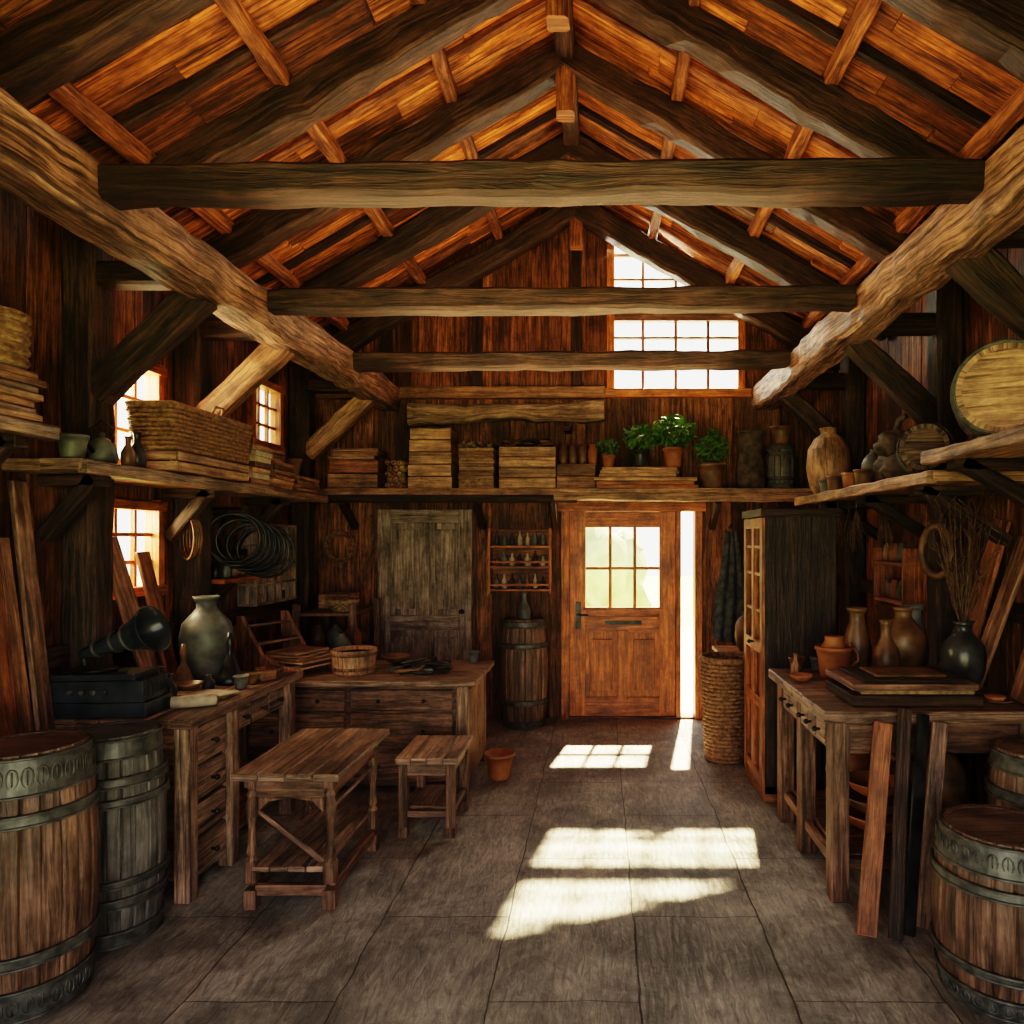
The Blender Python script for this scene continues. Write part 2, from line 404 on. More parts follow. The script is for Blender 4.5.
# ------------------------------------------------------------------ doors
b = B('door_frame'); y = YB-.02
b.box((-.325, y, 1.01), (.08, .16, 2.02), TRIM); b.box((.735, y, 1.0), (.05, .14, 2.0), TRIM); b.box((.925, y, 1.01), (.07, .16, 2.02), TRIM)
b.box((.30, y, 2.005), (1.40, .17, .11), TRIM); b.box((.30, y, .012), (1.2, .14, .024), MID); b.done(.005)
b = B('door_1'); y = YB-.03; T = .05
b.box((-.210, y, .985), (.15, T, 1.93), DOORW); b.box((.635, y, .985), (.15, T, 1.93), DOORW)
def rail(z0, z1, x0=-.14, x1=.565): b.box(((x0+x1)/2, y, (z0+z1)/2), (x1-x0, T-.004, z1-z0), DOORW, grain=0)
rail(1.80,1.948); rail(.81,1.035); rail(.022,.20); b.box((.2125, y-.018, .505), (.10, T-.006, .65), DOORW)
for x in (-.135+.1525, .2675+.1475): b.box((x, y+.008, .505), (.36, .022, .66), DOORW, grain=2); b.box((x, y-.014, .505), (.20, .034, .48), DOORW, grain=2)
for k in (1,2): b.box((-.135+.695*k/3, y, 1.415), (.03, .035, .77), DOORW)
b.box((.2125, y, 1.415), (.69, .033, .03), DOORW)
b.box((.2125, y, 1.415), (.69, .004, .76), GLASS)
b.box((.2125, y-.032, .93), (.66, .02, .06), DOORW, grain=0); b.box((.2125, y-.036, 1.035), (.74, .035, .03), DOORW, grain=0)
b.box((-.205, y-.03, .97), (.05, .012, .26), IRON); b.tube([(-.205,y-.03,.98),(-.205,y-.085,.98),(-.11,y-.085,.98)], .011, IRON)
b.box((.22, y-.045, .905), (.34, .012, .035), IRON)
b.done(.006)
b = B('door_2'); b.at((-1.63, YB-.12, .0), rz=-3)
for x in (-.385,.385): b.box((x,0,.985),(.12,.05,1.96),GREYD)
for z0,z1 in ((.01,.2),(.84,.98),(1.84,1.965)): b.box((0,0,(z0+z1)/2),(.65,.05,z1-z0),GREYD,grain=0)
b.box((0,0,1.41),(.10,.05,.86),GREYD); b.box((0,0,.52),(.10,.05,.64),GREYD)
for x in (-.19,.19):
    b.box((x,0,1.41),(.28,.02,.86),GREYD,grain=2); b.box((x,-.012,1.41),(.19,.02,.74),GREYD,grain=2)
    b.box((x,0,.52),(.28,.02,.64),GREYD,grain=2); b.box((x,-.012,.52),(.19,.02,.52),GREYD,grain=2)
b.lathe([(.0,.0),(.025,.005),(.03,.03),(.0,.05)], IRON, (.36,-.07,1.0)); b.done(.005)

# ------------------------------------------------------------------ shelves
b = B('loft_shelf')
b.box((-1.42, 6.35, 2.105), (2.5, .5, .06), MID); b.beam((-2.65,6.13,2.045),(-.2,6.13,2.045),.07,.07,DARK)
b.box((.95, 6.33, 2.105), (2.6, .52, .055), LIGHT); b.beam((-.4,6.10,2.065),(2.2,6.10,2.045),.09,.07,LIGHT,.45)
for x in (-2.3,-1.1,-.42,1.05,2.0): b.beam((x,6.58,1.80),(x,6.22,2.03),.06,.06,DARK)
b.done(.004)
def wall_shelf(name, x0, x1, y0, y1, z, mat, sgn, ys):
    b = B(name); w = abs(x1-x0); n = 2
    for k in range(n):
        b.box((min(x0,x1)+w*(k+.5)/n, (y0+y1)/2+R.uniform(-.02,.02), z-.028), (w/n-.004, y1-y0, .056), mat)
    b.beam((x1, y0, z-.035), (x1, y1, z-.035), .05, .065, mat, .4)
    for yy in ys:
        b.beam((x0+sgn*.04, yy, z-.36), (x1-sgn*.08, yy, z-.07), .07, .07, DARK); b.box(((x0+x1)/2, yy, z-.085), (w-.06, .07, .055), DARK)
    return b.done(.004)
wall_shelf('wall_shelf', -2.70, -2.33, 3.15, 5.95, 2.06, DESKT, 1, (3.35, 4.32, 5.3))
wall_shelf('wall_shelf', -2.70, -2.28, 1.9, 2.92, 2.17, DESKT, 1, (2.8,))
wall_shelf('wall_shelf', 2.25, 1.66, 3.5, 5.9, 2.04, LIGHT, -1, (3.8, 4.6, 5.4))
wall_shelf('wall_shelf', 2.25, 1.62, 2.0, 3.49, 2.13, LIGHT, -1, (2.6, 3.3))
# ------------------------------------------------------------------ object helpers
def barrel(name, loc, r, h, mb, mh, rz=0, rx=0, ry=0, n=22, waist=.84, hoops=((.02,.10),(.20,.25),(.75,.80),(.90,.98)), studs=False, mlid=None):
    b = B(name); b.at(loc, rz, rx, ry)
    rad = lambda t: r*(waist+(1-waist)*(1-(2*t-1)**2))
    T = 10; da = 2*math.pi/n
    for k in range(n):
        a0 = k*da; cols = [(a0,-.007),(a0+.12*da,0),(a0+.5*da,.001),(a0+.88*da,0),(a0+da,-.007)]
        vs=[];fs=[];uv=[]; ou=R.random()*5
        for i in range(T+1):
            t=i/T
            for a,o in cols: vs.append(((rad(t)+o)*math.cos(a),(rad(t)+o)*math.sin(a),t*h))
        for i in range(T):
            for j in range(4):
                fs.append((i*5+j,i*5+j+1,(i+1)*5+j+1,(i+1)*5+j))
                uv.append([(i/T*h+ou,cols[j][0]*r),(i/T*h+ou,cols[j+1][0]*r),((i+1)/T*h+ou,cols[j+1][0]*r),((i+1)/T*h+ou,cols[j][0]*r)])
        b.add(vs,fs,uv,mb,False)
    rt = rad(0)
    b.lathe([(rt-.006,h-.004),(rt-.004,h),(rt-.028,h),(rt-.03,h-.045)], mb, smooth=False, seg=44)
    nb = 5
    for k in range(nb):
        x0=-rt+.03+(2*rt-.06)*k/nb; x1=-rt+.03+(2*rt-.06)*(k+1)/nb; rr=rt-.029
        pts=[]
        for q in range(7):
            x=x0+(x1-x0)*q/6; pts.append((x, math.sqrt(max(0,rr*rr-x*x))))
        poly=[(x,-yv) for x,yv in pts]+[(x,yv) for x,yv in reversed(pts)]
        poly=[p for i,p in enumerate(poly) if i==0 or (V(p)-V(poly[i-1])).length>1e-4]
        if (V(poly[0])-V(poly[-1])).length<1e-4: poly.pop()
        b.prism(poly, lambda u,z,t: V((u,z,t)), h-.06, h-.035-R.uniform(0,.004), mlid or mb)
    b.lathe([(rt-.01,.004),(.0,.004)], mb, seg=24)
    for t0,t1 in hoops:
        pr=[]; m=4
        for i in range(m+1):
            t=t0+(t1-t0)*i/m; pr.append((rad(t)+.007,t*h))
        pr=[(rad(t0)-.004,t0*h)]+pr+[(rad(t1)-.004,t1*h)]
        b.lathe(pr, mh, seg=48, smooth=False)
        for e in (t0,t1): b.lathe([(rad(e)+.004,e*h-.007),(rad(e)+.014,e*h-.003),(rad(e)+.014,e*h+.003),(rad(e)+.004,e*h+.007)], mh, seg=48, closed=True)
        if studs and t1-t0 > .08:      # embossed scroll pattern on the wide hoops
            tm=(t0+t1)/2; rm=rad(tm)+.008; ns=30; hh=(t1-t0)*h
            for k in range(ns):
                a=2*math.pi*k/ns; c=V((rm*math.cos(a),rm*math.sin(a),tm*h)); e1=V((-math.sin(a),math.cos(a),0)); e2=V((0,0,1))
                b.tube([c+e1*.017*math.cos(q)+e2*hh*.27*math.sin(q) for q in [2*math.pi*j/10 for j in range(10)]], .003, mh, 5, closed=True)
                b.tube([c-e2*hh*.2, c+e2*hh*.2], .003, mh, 4)
    return b

WB = ((.015,.13),(.22,.26),(.74,.78),(.85,.985))
barrel('oak_barrel', (-2.13,2.60,0), .222, .94, BARR, HOOP, rz=10, hoops=WB, studs=True, mlid=BARG).done(0)
barrel('grey_barrel', (-2.09,3.02,0), .19, .875, BARG, HOOP, hoops=((.015,.08),(.20,.24),(.30,.33),(.68,.71),(.77,.81),(.90,.985)), mlid=BARG).done(0)
barrel('oak_barrel', (1.52,2.64,0), .245, .62, BARR, HOOP, rz=4, hoops=((.02,.13),(.24,.28),(.70,.75),(.82,.98)), studs=True, mlid=BARG).done(0)
barrel('oak_barrel', (1.87,3.0,0), .19, .80, BARR, HOOP).done(0)
barrel('oak_barrel', (-.69,6.38,0), .215, .97, BARR, HOOP, hoops=((.02,.06),(.22,.26),(.74,.78),(.93,.98))).done(0)
def vase(name, loc, prof, mat, sc_=1.0, extra=None, seg=28):
    b = B(name); b.at(loc)
    P = [(r*sc_, z*sc_) for r, z in prof]
    rt, zt_ = P[-1]
    P += [(rt-.006, zt_), (max(rt-.012,.003), zt_-.03*sc_), (0, zt_-.04*sc_)]
    b.lathe(P, mat, seg=seg)
    if extra: extra(b)
    return b.done(0)
VASE = [(.0,0),(.075,0),(.10,.04),(.135,.14),(.145,.24),(.13,.32),(.08,.38),(.055,.41),(.055,.45),(.075,.48)]
BOTT = [(.0,0),(.06,0),(.075,.02),(.08,.10),(.075,.17),(.045,.23),(.03,.26),(.03,.33),(.042,.36)]
JUG  = [(.0,0),(.08,0),(.12,.06),(.14,.18),(.13,.30),(.09,.37),(.05,.40),(.05,.43),(.06,.44)]
POT  = [(.0,0),(.07,0),(.085,.02),(.10,.13),(.11,.18),(.118,.18),(.118,.205)]
BELL = [(.0,0),(.09,0),(.10,.015),(.075,.05),(.05,.11),(.035,.16),(.022,.18),(.022,.24),(.03,.26),(.02,.29),(.014,.33)]
BOWL = [(.0,0),(.05,0),(.09,.02),(.13,.06),(.145,.085)]
TALL = [(.0,0),(.06,0),(.085,.06),(.09,.16),(.07,.26),(.05,.33),(.045,.38),(.07,.42)]
vase('glass_jug', (-.69,6.38,.937), BOTT, GREYC, .75)

def stack(name, loc, w, d, h, n, mat, rz=0, jit=.02, mats=None, gap=.002):
    b = B(name); b.at(loc, rz); t = h/n
    for i in range(n):
        m = R.choice(mats) if mats else mat
        b.box((R.uniform(-jit,jit), R.uniform(-jit,jit), t*(i+.5)), (w*R.uniform(.93,1), d*R.uniform(.93,1), t-gap), m, rot=(0,0,R.uniform(-2,2)*jit/.02))
    return b.done(.003)
def crate(name, loc, w, d, h, n, mat, rz=0, fill=True):
    b = B(name); b.at(loc, rz); t = h/n
    for i in range(n):
        z = t*(i+.5)
        for s in (-1,1):
            b.box((0, s*(d/2-.008), z), (w, .016, t-.008), mat); b.box((s*(w/2-.008), 0, z), (.014, d-.034, t-.008), mat)
    for sx in (-1,1):
        for sy in (-1,1): b.box((sx*(w/2-.03), sy*(d/2-.028), h/2), (.03,.024,h-.004), mat)
    b.box((0,0,.008),(w-.03,d-.03,.014),mat)
    if fill: b.box((0,0,h-.012),(w-.035,d-.035,.012),mat)
    return b.done(.003)
def basket_round(name, loc, r0, r1, h, rows=16, mat=WICK, lid=False):
    b = B(name); b.at(loc); n = 56
    for i in range(rows):
        t = (i+.5)/rows; r = r0+(r1-r0)*t
        pts = [((r+.006*math.cos(14*a+math.pi*i))*math.cos(a), (r+.006*math.cos(14*a+math.pi*i))*math.sin(a), h*t) for a in [2*math.pi*k/n for k in range(n)]]
        b.tube(pts, h/rows*.56, mat, 6, closed=True)
    for k in range(28):
        a = 2*math.pi*k/28; b.tube([(r0*math.cos(a),r0*math.sin(a),0.005),(r1*math.cos(a),r1*math.sin(a),h)], .006, mat, 5)
    b.lathe([(r0-.004,.006),(0,.006)], mat)
    b.tube([((r1+.003)*math.cos(a),(r1+.003)*math.sin(a),h) for a in [2*math.pi*k/n for k in range(n)]], .016, mat, 7, closed=True)
    b.lathe([(r1-.01,h-.04),(0,h-.03)], DARKBR if not lid else mat)  # near-black disc just below the rim of open baskets
    return b.done(0)
def basket_rect(name, loc, w, d, h, rows=10, mat=WICK, rz=0):
    b = B(name); b.at(loc, rz)
    def path(w, d, ph, z, amp):
        pts=[]; N=[(-w/2,-d/2),(w/2,-d/2),(w/2,d/2),(-w/2,d/2)]; tot=0
        for i in range(4):
            p=V((*N[i],0)); q=V((*N[(i+1)%4],0)); L_=(q-p).length; nn=max(4,int(L_/.022)); nr=(q-p).normalized().cross(V((0,0,1)))
            for k in range(nn):
                s=tot+L_*k/nn; o=amp*math.cos(s/.022*math.pi*.5+ph)
                pts.append(p+(q-p)*(k+.5)/nn+nr*o+V((0,0,z)))
            tot+=L_
        return pts
    for i in range(rows):
        t=(i+.5)/rows; f=.92+.08*t
        b.tube(path(w*f,d*f,math.pi*i,h*t,.006), h/rows*.58, mat, 5, closed=True)
    b.tube(path(w,d,0,h,.0), .016, mat, 7, closed=True)
    b.box((0,0,.008),(w*.9,d*.9,.012),mat); b.box((0,0,h-.02),(w*.93,d*.93,.015),MID)
    for s in (-1,1):
        b.tube([(s*w/2,-.06,h),(s*(w/2+.02),-.04,h+.05),(s*(w/2+.02),.04,h+.05),(s*w/2,.06,h)], .009, mat, 6)
    return b.done(0)
def plant(name, loc, r, hgt, potmat, n=200, ps=1.0, leafsize=.035):
    b = B(name); b.at(loc)
    P=[(x*ps,z*ps) for x,z in POT]; zt_=P[-1][1]; rt=P[-1][0]
    b.lathe(P+[(rt-.01,zt_),(rt-.015,zt_-.02),(0,zt_-.02)], potmat)
    for k in range(16):
        a=R.uniform(0,6.28); rr=R.uniform(.2,.9)*r
        b.tube([(0,0,zt_-.02),(rr*.4*math.cos(a),rr*.4*math.sin(a),zt_+hgt*.5),(rr*math.cos(a),rr*math.sin(a),zt_+hgt*R.uniform(.6,1))], .003, TWIG, 4)
    for k in range(n):
        d = V((R.gauss(0,1),R.gauss(0,1),R.gauss(0,1))).normalized()*R.uniform(.5,1.12)
        p = V((d.x*r, d.y*r, zt_+hgt*.5+d.z*hgt*.52)); s=leafsize*R.uniform(.6,1.3)
        q = V((R.uniform(-1,1),R.uniform(-1,1),R.uniform(-.2,1))).normalized(); e = q.cross(V((R.uniform(-1,1),R.uniform(-1,1),R.uniform(-1,1)))).normalized(); nn=q.cross(e)
        vs=[p-q*s, p+e*s*.42+nn*s*.1, p+q*s-nn*s*.15, p-e*s*.42+nn*s*.1]
        b.add(vs,[(0,1,2),(0,2,3)],[[(0,0)]*3]*2,LEAF)
    return b.done(0)

# ------------------------------------------------------------------ left desk
def table_top(b, x0,x1,y0,y1,z,t,n,mat,along='x'):
    for k in range(n):
        if along=='x':
            w=(y1-y0)/n; b.box(((x0+x1)/2+R.uniform(-.004,.004), y0+w*(k+.5), z-t/2+R.uniform(-.001,.001)), (x1-x0,w-.003,t), mat)
        else:
            w=(x1-x0)/n; b.box((x0+w*(k+.5), (y0+y1)/2+R.uniform(-.004,.004), z-t/2+R.uniform(-.001,.001)), (w-.003,y1-y0,t), mat)
def knob(b, p, d, r=.014, mat=IRON):
    p=V(p); d=V(d); b.tube([p,p+d*.012,p+d*.013,p+d*.028],r*.5,mat,8)
    b.blob(p+d*.03,(r,r,r),mat,0,10,6)
b = B('workbench_desk')
table_top(b,-2.53,-1.88,3.23,4.40,.86,.045,6,DESKT,'y')
b.box((-2.22,3.30,.765),(.60,.03,.13),DESK)
for x,y in ((-1.94,3.28),(-2.49,3.28),(-2.49,4.34),(-1.94,4.34),(-1.94,3.66)): b.box((x,y,.408),(.075,.075,.815),DESKT)
b.box((-2.22,3.49,.42),(.53,.33,.70),DESK,grain=1)
for z0,z1 in [(.07,.25),(.27,.42),(.44,.59),(.61,.79)]:
    b.box((-1.945,3.475,(z0+z1)/2),(.03,.28,z1-z0),DESKT,grain=1); knob(b,(-1.93,3.475,(z0+z1)/2),(1,0,0))
for k in range(3):
    y=3.78+.2*k; b.box((-1.945,y+.0,.735),(.03,.18,.12),DESKT,grain=1); knob(b,(-1.93,y,.735),(1,0,0))
b.box((-2.22,4.02,.735),(.52,.60,.14),DESK,grain=1)
b.box((-2.22,3.99,.12),(.5,.66,.03),DESK,grain=1); b.box((-2.49,3.9,.42),(.02,.9,.7),DESK,grain=1)
b.done(.005)
b = B('cabinet_desk')
table_top(b,-2.48,-.82,4.62,5.42,.755,.04,5,DESKT,'x')
b.box((-1.66,5.02,.375),(1.52,.68,.67),DESK)
for x in (-.915,-2.40): 
    for y in (4.68,5.36): b.box((x,y,.357),(.075,.075,.714),DESKT)
for x0,x1 in ((-2.34,-1.70),(-1.66,-.98)):
    for z0,z1 in ((.55,.69),(.31,.53),(.08,.29)):
        b.box(((x0+x1)/2,4.668,(z0+z1)/2),(x1-x0,.025,z1-z0),DESK); knob(b,((x0+x1)/2-.15,4.655,(z0+z1)/2),(0,-1,0)); knob(b,((x0+x1)/2+.15,4.655,(z0+z1)/2),(0,-1,0))
b.box((-.895,5.02,.37),(.03,.6,.62),LIGHT); b.done(.005)

def turned(b,x,y,z0,z1,mat,w=.05):
    H=z1-z0
    b.box((x,y,z0+H*.94),(w,w,H*.12),mat,grain=2)
    pr=[(.016,0),(.026,.03),(.026,.08),(.014,.10),(.025,.14),(.018,.22),(.016,.42),(.023,.55),(.027,.68),(.019,.76),(.028,.80),(.016,.84),(.024,.88)]
    b.lathe([(r,z0+zz*H) for r,zz in pr],mat,(x,y,0),16)
b = B('side_table')
table_top(b,-1.66,-1.17,3.14,3.90,.64,.035,4,DESKT,'y')
for x,y in ((-1.60,3.22),(-1.24,3.22),(-1.60,3.82),(-1.24,3.82)):
    b.box((x,y,.045),(.06,.06,.09),DESK,grain=2); b.box((x,y,.17),(.052,.052,.10),DESK,grain=2); turned(b,x,y,.2,.604,DESK)
for y in (3.22,3.82): 
    b.box((-1.42,y,.555),(.32,.025,.09),DESK)
    b.prism([(-1.57,.51),(-1.57,.44),(-1.52,.49),(-1.42,.505),(-1.32,.49),(-1.27,.44),(-1.27,.51)],lambda u,z,t,y=y:V((u,y+t,z)),-.01,.01,DESK)
for x in (-1.60,-1.24): b.box((x,3.52,.555),(.025,.56,.09),DESK); b.box((x,3.52,.455),(.02,.56,.02),DESK)
for x in (-1.60,-1.24): b.box((x,3.52,.085),(.035,.56,.05),DESK)
b.box((-1.42,3.22,.085),(.32,.035,.05),DESK)
b.beam((-1.58,3.24,.44),(-1.28,3.24,.2),.02,.02,DESK); b.beam((-1.60,3.26,.42),(-1.60,3.56,.2),.02,.02,DESK)
table_top(b,-1.585,-1.255,3.18,3.86,.205,.025,4,DESKT,'y')
b.done(.004)
b = B('step_stool')
table_top(b,-1.16,-.80,3.95,4.42,.455,.035,4,DESKT,'y')
for x,y in ((-1.12,3.99),(-.85,3.99),(-1.12,4.38),(-.85,4.38)): b.box((x,y,.21),(.05,.05,.42),DESK); b.box((x,y,.03),(.06,.06,.06),DESK,grain=2)
for y in (3.99,4.38): b.box((-.985,y,.38),(.23,.022,.07),DESK); b.box((-.985,y,.13),(.23,.03,.035),DESK)
for x in (-1.12,-.85): b.box((x,4.185,.38),(.022,.35,.07),DESK); b.box((x,4.185,.13),(.03,.35,.035),DESK)
table_top(b,-1.09,-.88,4.01,4.36,.165,.018,3,DESK,'y')
b.done(.004)
vase('terracotta_pot',(-.71,4.95,0),POT,TERR,.9)

# ------------------------------------------------------------------ right workbench
b = B('workbench')
table_top(b,1.03,2.07,3.22,4.30,.90,.055,6,DESKT,'x')
for x,y in ((1.12,3.30),(2.00,3.30),(1.12,4.22),(2.00,4.22),(1.12,3.80)): b.box((x,y,.423),(.085,.085,.845),DESK)
b.box((1.56,3.29,.765),(.80,.03,.15),DESK); b.box((1.56,4.23,.765),(.80,.03,.15),DESK)
b.box((1.12,3.76,.765),(.05,.84,.16),DESK)
for y in (3.43,3.57,3.70,3.91,4.06): 
    b.box((1.088,y,.765),(.02,.125,.115),DESKT,grain=1); knob(b,(1.08,y,.765),(-1,0,0))
b.box((1.12,3.76,.16),(.04,.84,.05),DESK); b.box((1.56,3.32,.16),(.80,.04,.05),DESK); b.box((1.56,4.2,.16),(.80,.04,.05),DESK)
table_top(b,1.15,1.97,3.34,4.18,.205,.022,5,DESK,'x')
b.done(.005)
b = B('tall_cupboard')
x0,x1,y0,y1,H=1.05,1.53,4.50,5.06,1.89
b.box(((x0+x1)/2,y0+.012,H/2),(x1-x0-.02,.024,H-.1),TIE,grain=2); b.box(((x0+x1)/2,y1-.012,H/2),(x1-x0-.02,.024,H-.1),DARK,grain=2)
b.box((x1-.012,(y0+y1)/2,H/2),(.022,y1-y0-.06,H-.1),DARK,grain=2)
b.box(((x0+x1)/2,(y0+y1)/2,H-.025),(x1-x0+.04,y1-y0+.04,.05),DARK); b.box(((x0+x1)/2,(y0+y1)/2,.05),(x1-x0,y1-y0,.10),REDW)
for y in (y0+.035,y1-.035,(y0+y1)/2): b.box((x0+.01,y,H/2),(.04,.06,H-.12),TRIM)
for z in (.13,.62,.98,H-.09): b.box((x0+.01,(y0+y1)/2,z),(.036,y1-y0-.02,.07),TRIM,grain=1)
for z in (1.22,1.46,1.64): b.box((x0+.01,(y0+y1)/2,z),(.025,y1-y0-.06,.02),TRIM,grain=1)
b.box((x0+.025,(y0+y1)/2,.54),(.012,y1-y0-.1,.9),REDW,grain=2)
b.box((x0+.015,(y0+y1)/2,1.40),(.004,y1-y0-.1,.8),GLASS)
for z in (1.1,1.4,1.65): b.box(((x0+x1)/2,(y0+y1)/2,z),(x1-x0-.08,y1-y0-.06,.02),DARK)
for z,yy in ((1.11,4.65),(1.11,4.9),(1.41,4.68),(1.41,4.88)): b.lathe([(0,0),(.04,0),(.05,.05),(.04,.12),(.02,.15),(.02,.18)],BRNC,(1.2,yy,z))
knob(b,(x0-.01,(y0+y1)/2-.03,1.0),(-1,0,0)); b.done(.004)
basket_round('wicker_basket',(.97,5.40,0),.145,.185,.78,26)
b = B('side_table'); 
table_top(b,1.0,1.75,5.72,6.25,.74,.035,3,LIGHT,'x')
for x in (1.06,1.69):
    for y in (5.77,6.2): b.box((x,y,.35),(.05,.05,.705),DESK)
b.box((1.375,5.77,.66),(.58,.025,.08),DESK); b.box((1.375,5.98,.2),(.66,.40,.02),DESK); b.done(.004)
vase('stoneware_jar',(1.25,5.95,.742),JUG,BRNC,.75)

# ------------------------------------------------------------------ left desk clutter
b = B('gramophone'); b.at((-2.36,3.36,.862), rz=4)
b.box((0,0,.035),(.48,.24,.07),BLKP); b.box((0,0,.12),(.44,.22,.10),BLKP); b.box((-.02,0,.185),(.40,.20,.03),BLKP)
b.lathe([(.0,0),(.09,0),(.095,.012),(.0,.014)],IRON,(-.06,0,.202))
for k in range(6): b.box((.222,-.1+.04*k,.12),(.01,.022,.05),IRON)
for k in range(4): b.tube([(-.1+.05*k,-.108,.12),(-.1+.05*k,-.122,.12)],.014,HOOP,10)
b.tube([(-.14,.06,.2),(-.15,.06,.27),(-.10,.02,.29)],.018,IRON,10)
M0=b.M.copy()
ax=V((1,-.10,.36)).normalized(); zq=V((0,0,1)).rotation_difference(ax).to_matrix().to_4x4()
b.M = M0 @ Matrix.Translation((-.14,.03,.275)) @ zq
b.lathe([(.024,0),(.034,.08),(.046,.16),(.060,.24),(.078,.30),(.098,.345),(.116,.37),(.119,.378),(.110,.375),(.090,.352),(.066,.305),(.045,.25),(.0,.2)],BLKP,seg=32)
for zz,rr in ((.08,.036),(.18,.050),(.25,.064)): b.lathe([(rr-.004,zz-.008),(rr+.005,zz-.006),(rr+.005,zz+.006),(rr-.004,zz+.008)],HOOP)
b.done(.012,3)
vase('stoneware_vase',(-2.36,4.20,.862),VASE,GREYC,1.02)
vase('brass_bell',(-2.14,4.05,.862),BELL,IRON,.88)
vase('brass_bell',(-2.32,3.90,.862),BELL,BRNC,.75)
b = B('paper_roll'); b.at((-2.01,3.47,.892),rz=20,ry=90); b.lathe([(.0,-.10),(.028,-.10),(.03,0),(.028,.10),(.012,.10),(.010,.08),(0,.08)],PAPER); b.done(0)
b = B('paper_sheets'); 
for k in range(5): b.box((-2.06+R.uniform(-.02,.02),3.70+R.uniform(-.02,.02),.866+.004*k),(.20,.15,.0025),PAPER,rot=(0,0,R.uniform(-25,25)))
b.done(0)
vase('wooden_bowl',(-2.20,3.74,.884),BOWL,BRNC,.5)
vase('wooden_bowl',(-2.02,4.27,.862),BOWL,MID,.55)
vase('small_cup',(-2.00,3.90,.862),POT,GREYC,.35); vase('small_cup',(-2.00,4.03,.862),POT,BRNC,.3)
vase('glass_bottle',(-2.22,3.62,.862),BOTT,DRKC,.38); vase('glass_bottle',(-2.30,3.68,.862),BOTT,BRNC,.45)
b = B('ink_bottle'); b.at((-2.17,3.88,.862)); b.lathe([(0,0),(.03,0),(.035,.04),(.015,.06),(.015,.08),(0,.08)],DRKC,seg=18); b.done(0)
b = B('wooden_mallet'); b.at((-1.97,4.14,.862)); b.tube([(0,-.02,.03),(-.12,.05,.025)],.010,LIGHT,8); b.box((.015,-.03,.03),(.05,.09,.055),MID,rot=(0,0,-30)); b.done(.004)
def lean(name, base, top, w, t, mat, along=(0,1,0)):
    b = B(name); a=V(base); c=V(top); d=(c-a).normalized(); al=V(along); al=(al-d*al.dot(d)).normalized(); nn=d.cross(al)
    m=Matrix((al,nn,d)).transposed()
    b.box((a+c)/2,(w,t,(c-a).length),mat,rot=m); return b.done(.004)
for i,(y,zt_,w,m,dy) in enumerate(((2.10,1.72,.16,WALL,.0),(2.35,1.70,.15,MID,.0),(2.72,1.72,.11,DARK,-.03),(2.84,1.74,.10,MID,.0),(2.96,2.00,.10,REDW,.03),(3.07,1.70,.09,MID,.02),(3.17,1.96,.09,DESK,.02))):
    lean('leaning_plank',(-2.42,y,0.012),(-2.655,y+dy,zt_),w,.025,m)
lean('leaning_plank',(-2.44,3.84,.872),(-2.62,3.72,1.70),.14,.022,MID)
lean('leaning_plank',(-2.46,4.04,.872),(-2.63,4.02,1.62),.11,.022,REDW)
b = B('wooden_sled_rack'); b.at((-2.16,4.95,.757),rz=-20)
for y in (-.20,.20):
    pr=[(-.28,0),(.24,0),(.26,.05),(.1,.08),(-.08,.14),(-.2,.30),(-.26,.40),(-.31,.40),(-.30,.2)]
    b.prism(pr,lambda u,z,t,y=y:V((u,y+t,z)),-.018,.018,MID)
for k in range(6):
    x=-.24+.09*k; z=.30*math.exp(-((x+.30)/.18)**2)+.06; b.box((x,0,z),(.06,.37,.015),DESKT,grain=1)
for k in range(4): b.box((.03,0,.09+.02*k),(.36-.03*k,.32,.016),LIGHT,rot=(0,0,R.uniform(-5,5)))
b.done(.004)
b = B('wooden_tub'); b.at((-1.72,4.90,.757)); b.lathe([(0,0),(.135,0),(.14,.01),(.155,.165),(.15,.17),(.14,.168),(.128,.03),(0,.03)],LIGHT,seg=32)
for z in (.03,.13): b.lathe([(.142+z*.08,z),(.148+z*.08,z),(.149+z*.08,z+.022),(.142+z*.08,z+.022)],MID,closed=True)
b.lathe([(.0,.14),(.145,.14)],STRAW); b.done(0)
b = B('hand_tools')
for k in range(16):
    x=R.uniform(-1.40,-1.08); y=R.uniform(4.80,5.05); a=R.uniform(0,3.14); l=R.uniform(.08,.14); z=.769+.014*(k%5)
    b.tube([(x-l*math.cos(a),y-l*math.sin(a),z),(x,y,z+.01),(x+l*.6*math.cos(a),y+l*.6*math.sin(a),z+.005)],.010,(IRON,MID,HOOP)[k%3],7)
    b.box((x+l*.7*math.cos(a),y+l*.7*math.sin(a),z+.008),(.07,.03,.025),IRON,rot=(0,0,math.degrees(a)))
b.done(.003)
vase('wooden_bowl',(-1.54,5.29,.757),BOWL,BRNC,.7); vase('small_cup',(-.96,5.32,.757),POT,GREYC,.4); vase('stoneware_jar',(-1.96,5.31,.757),JUG,GREYC,.5); vase('clay_jar',(-1.78,5.31,.757),POT,TERR,.55)
b = B('wall_shelf'); b.box((-2.60,4.87,1.41),(.22,.46,.03),TRIM); b.beam((-2.69,4.87,1.25),(-2.55,4.87,1.39),.04,.04,DARK); b.box((-2.695,4.87,1.47),(.02,.5,.10),REDW); b.done(.003)
for k,y in enumerate((4.70,4.82,4.94,5.04)): vase('oil_can',(-2.58,y,1.427),BOTT,R.choice([GREYC,IRON,BRNC]),.42)
b = B('hanging_wire_coil')
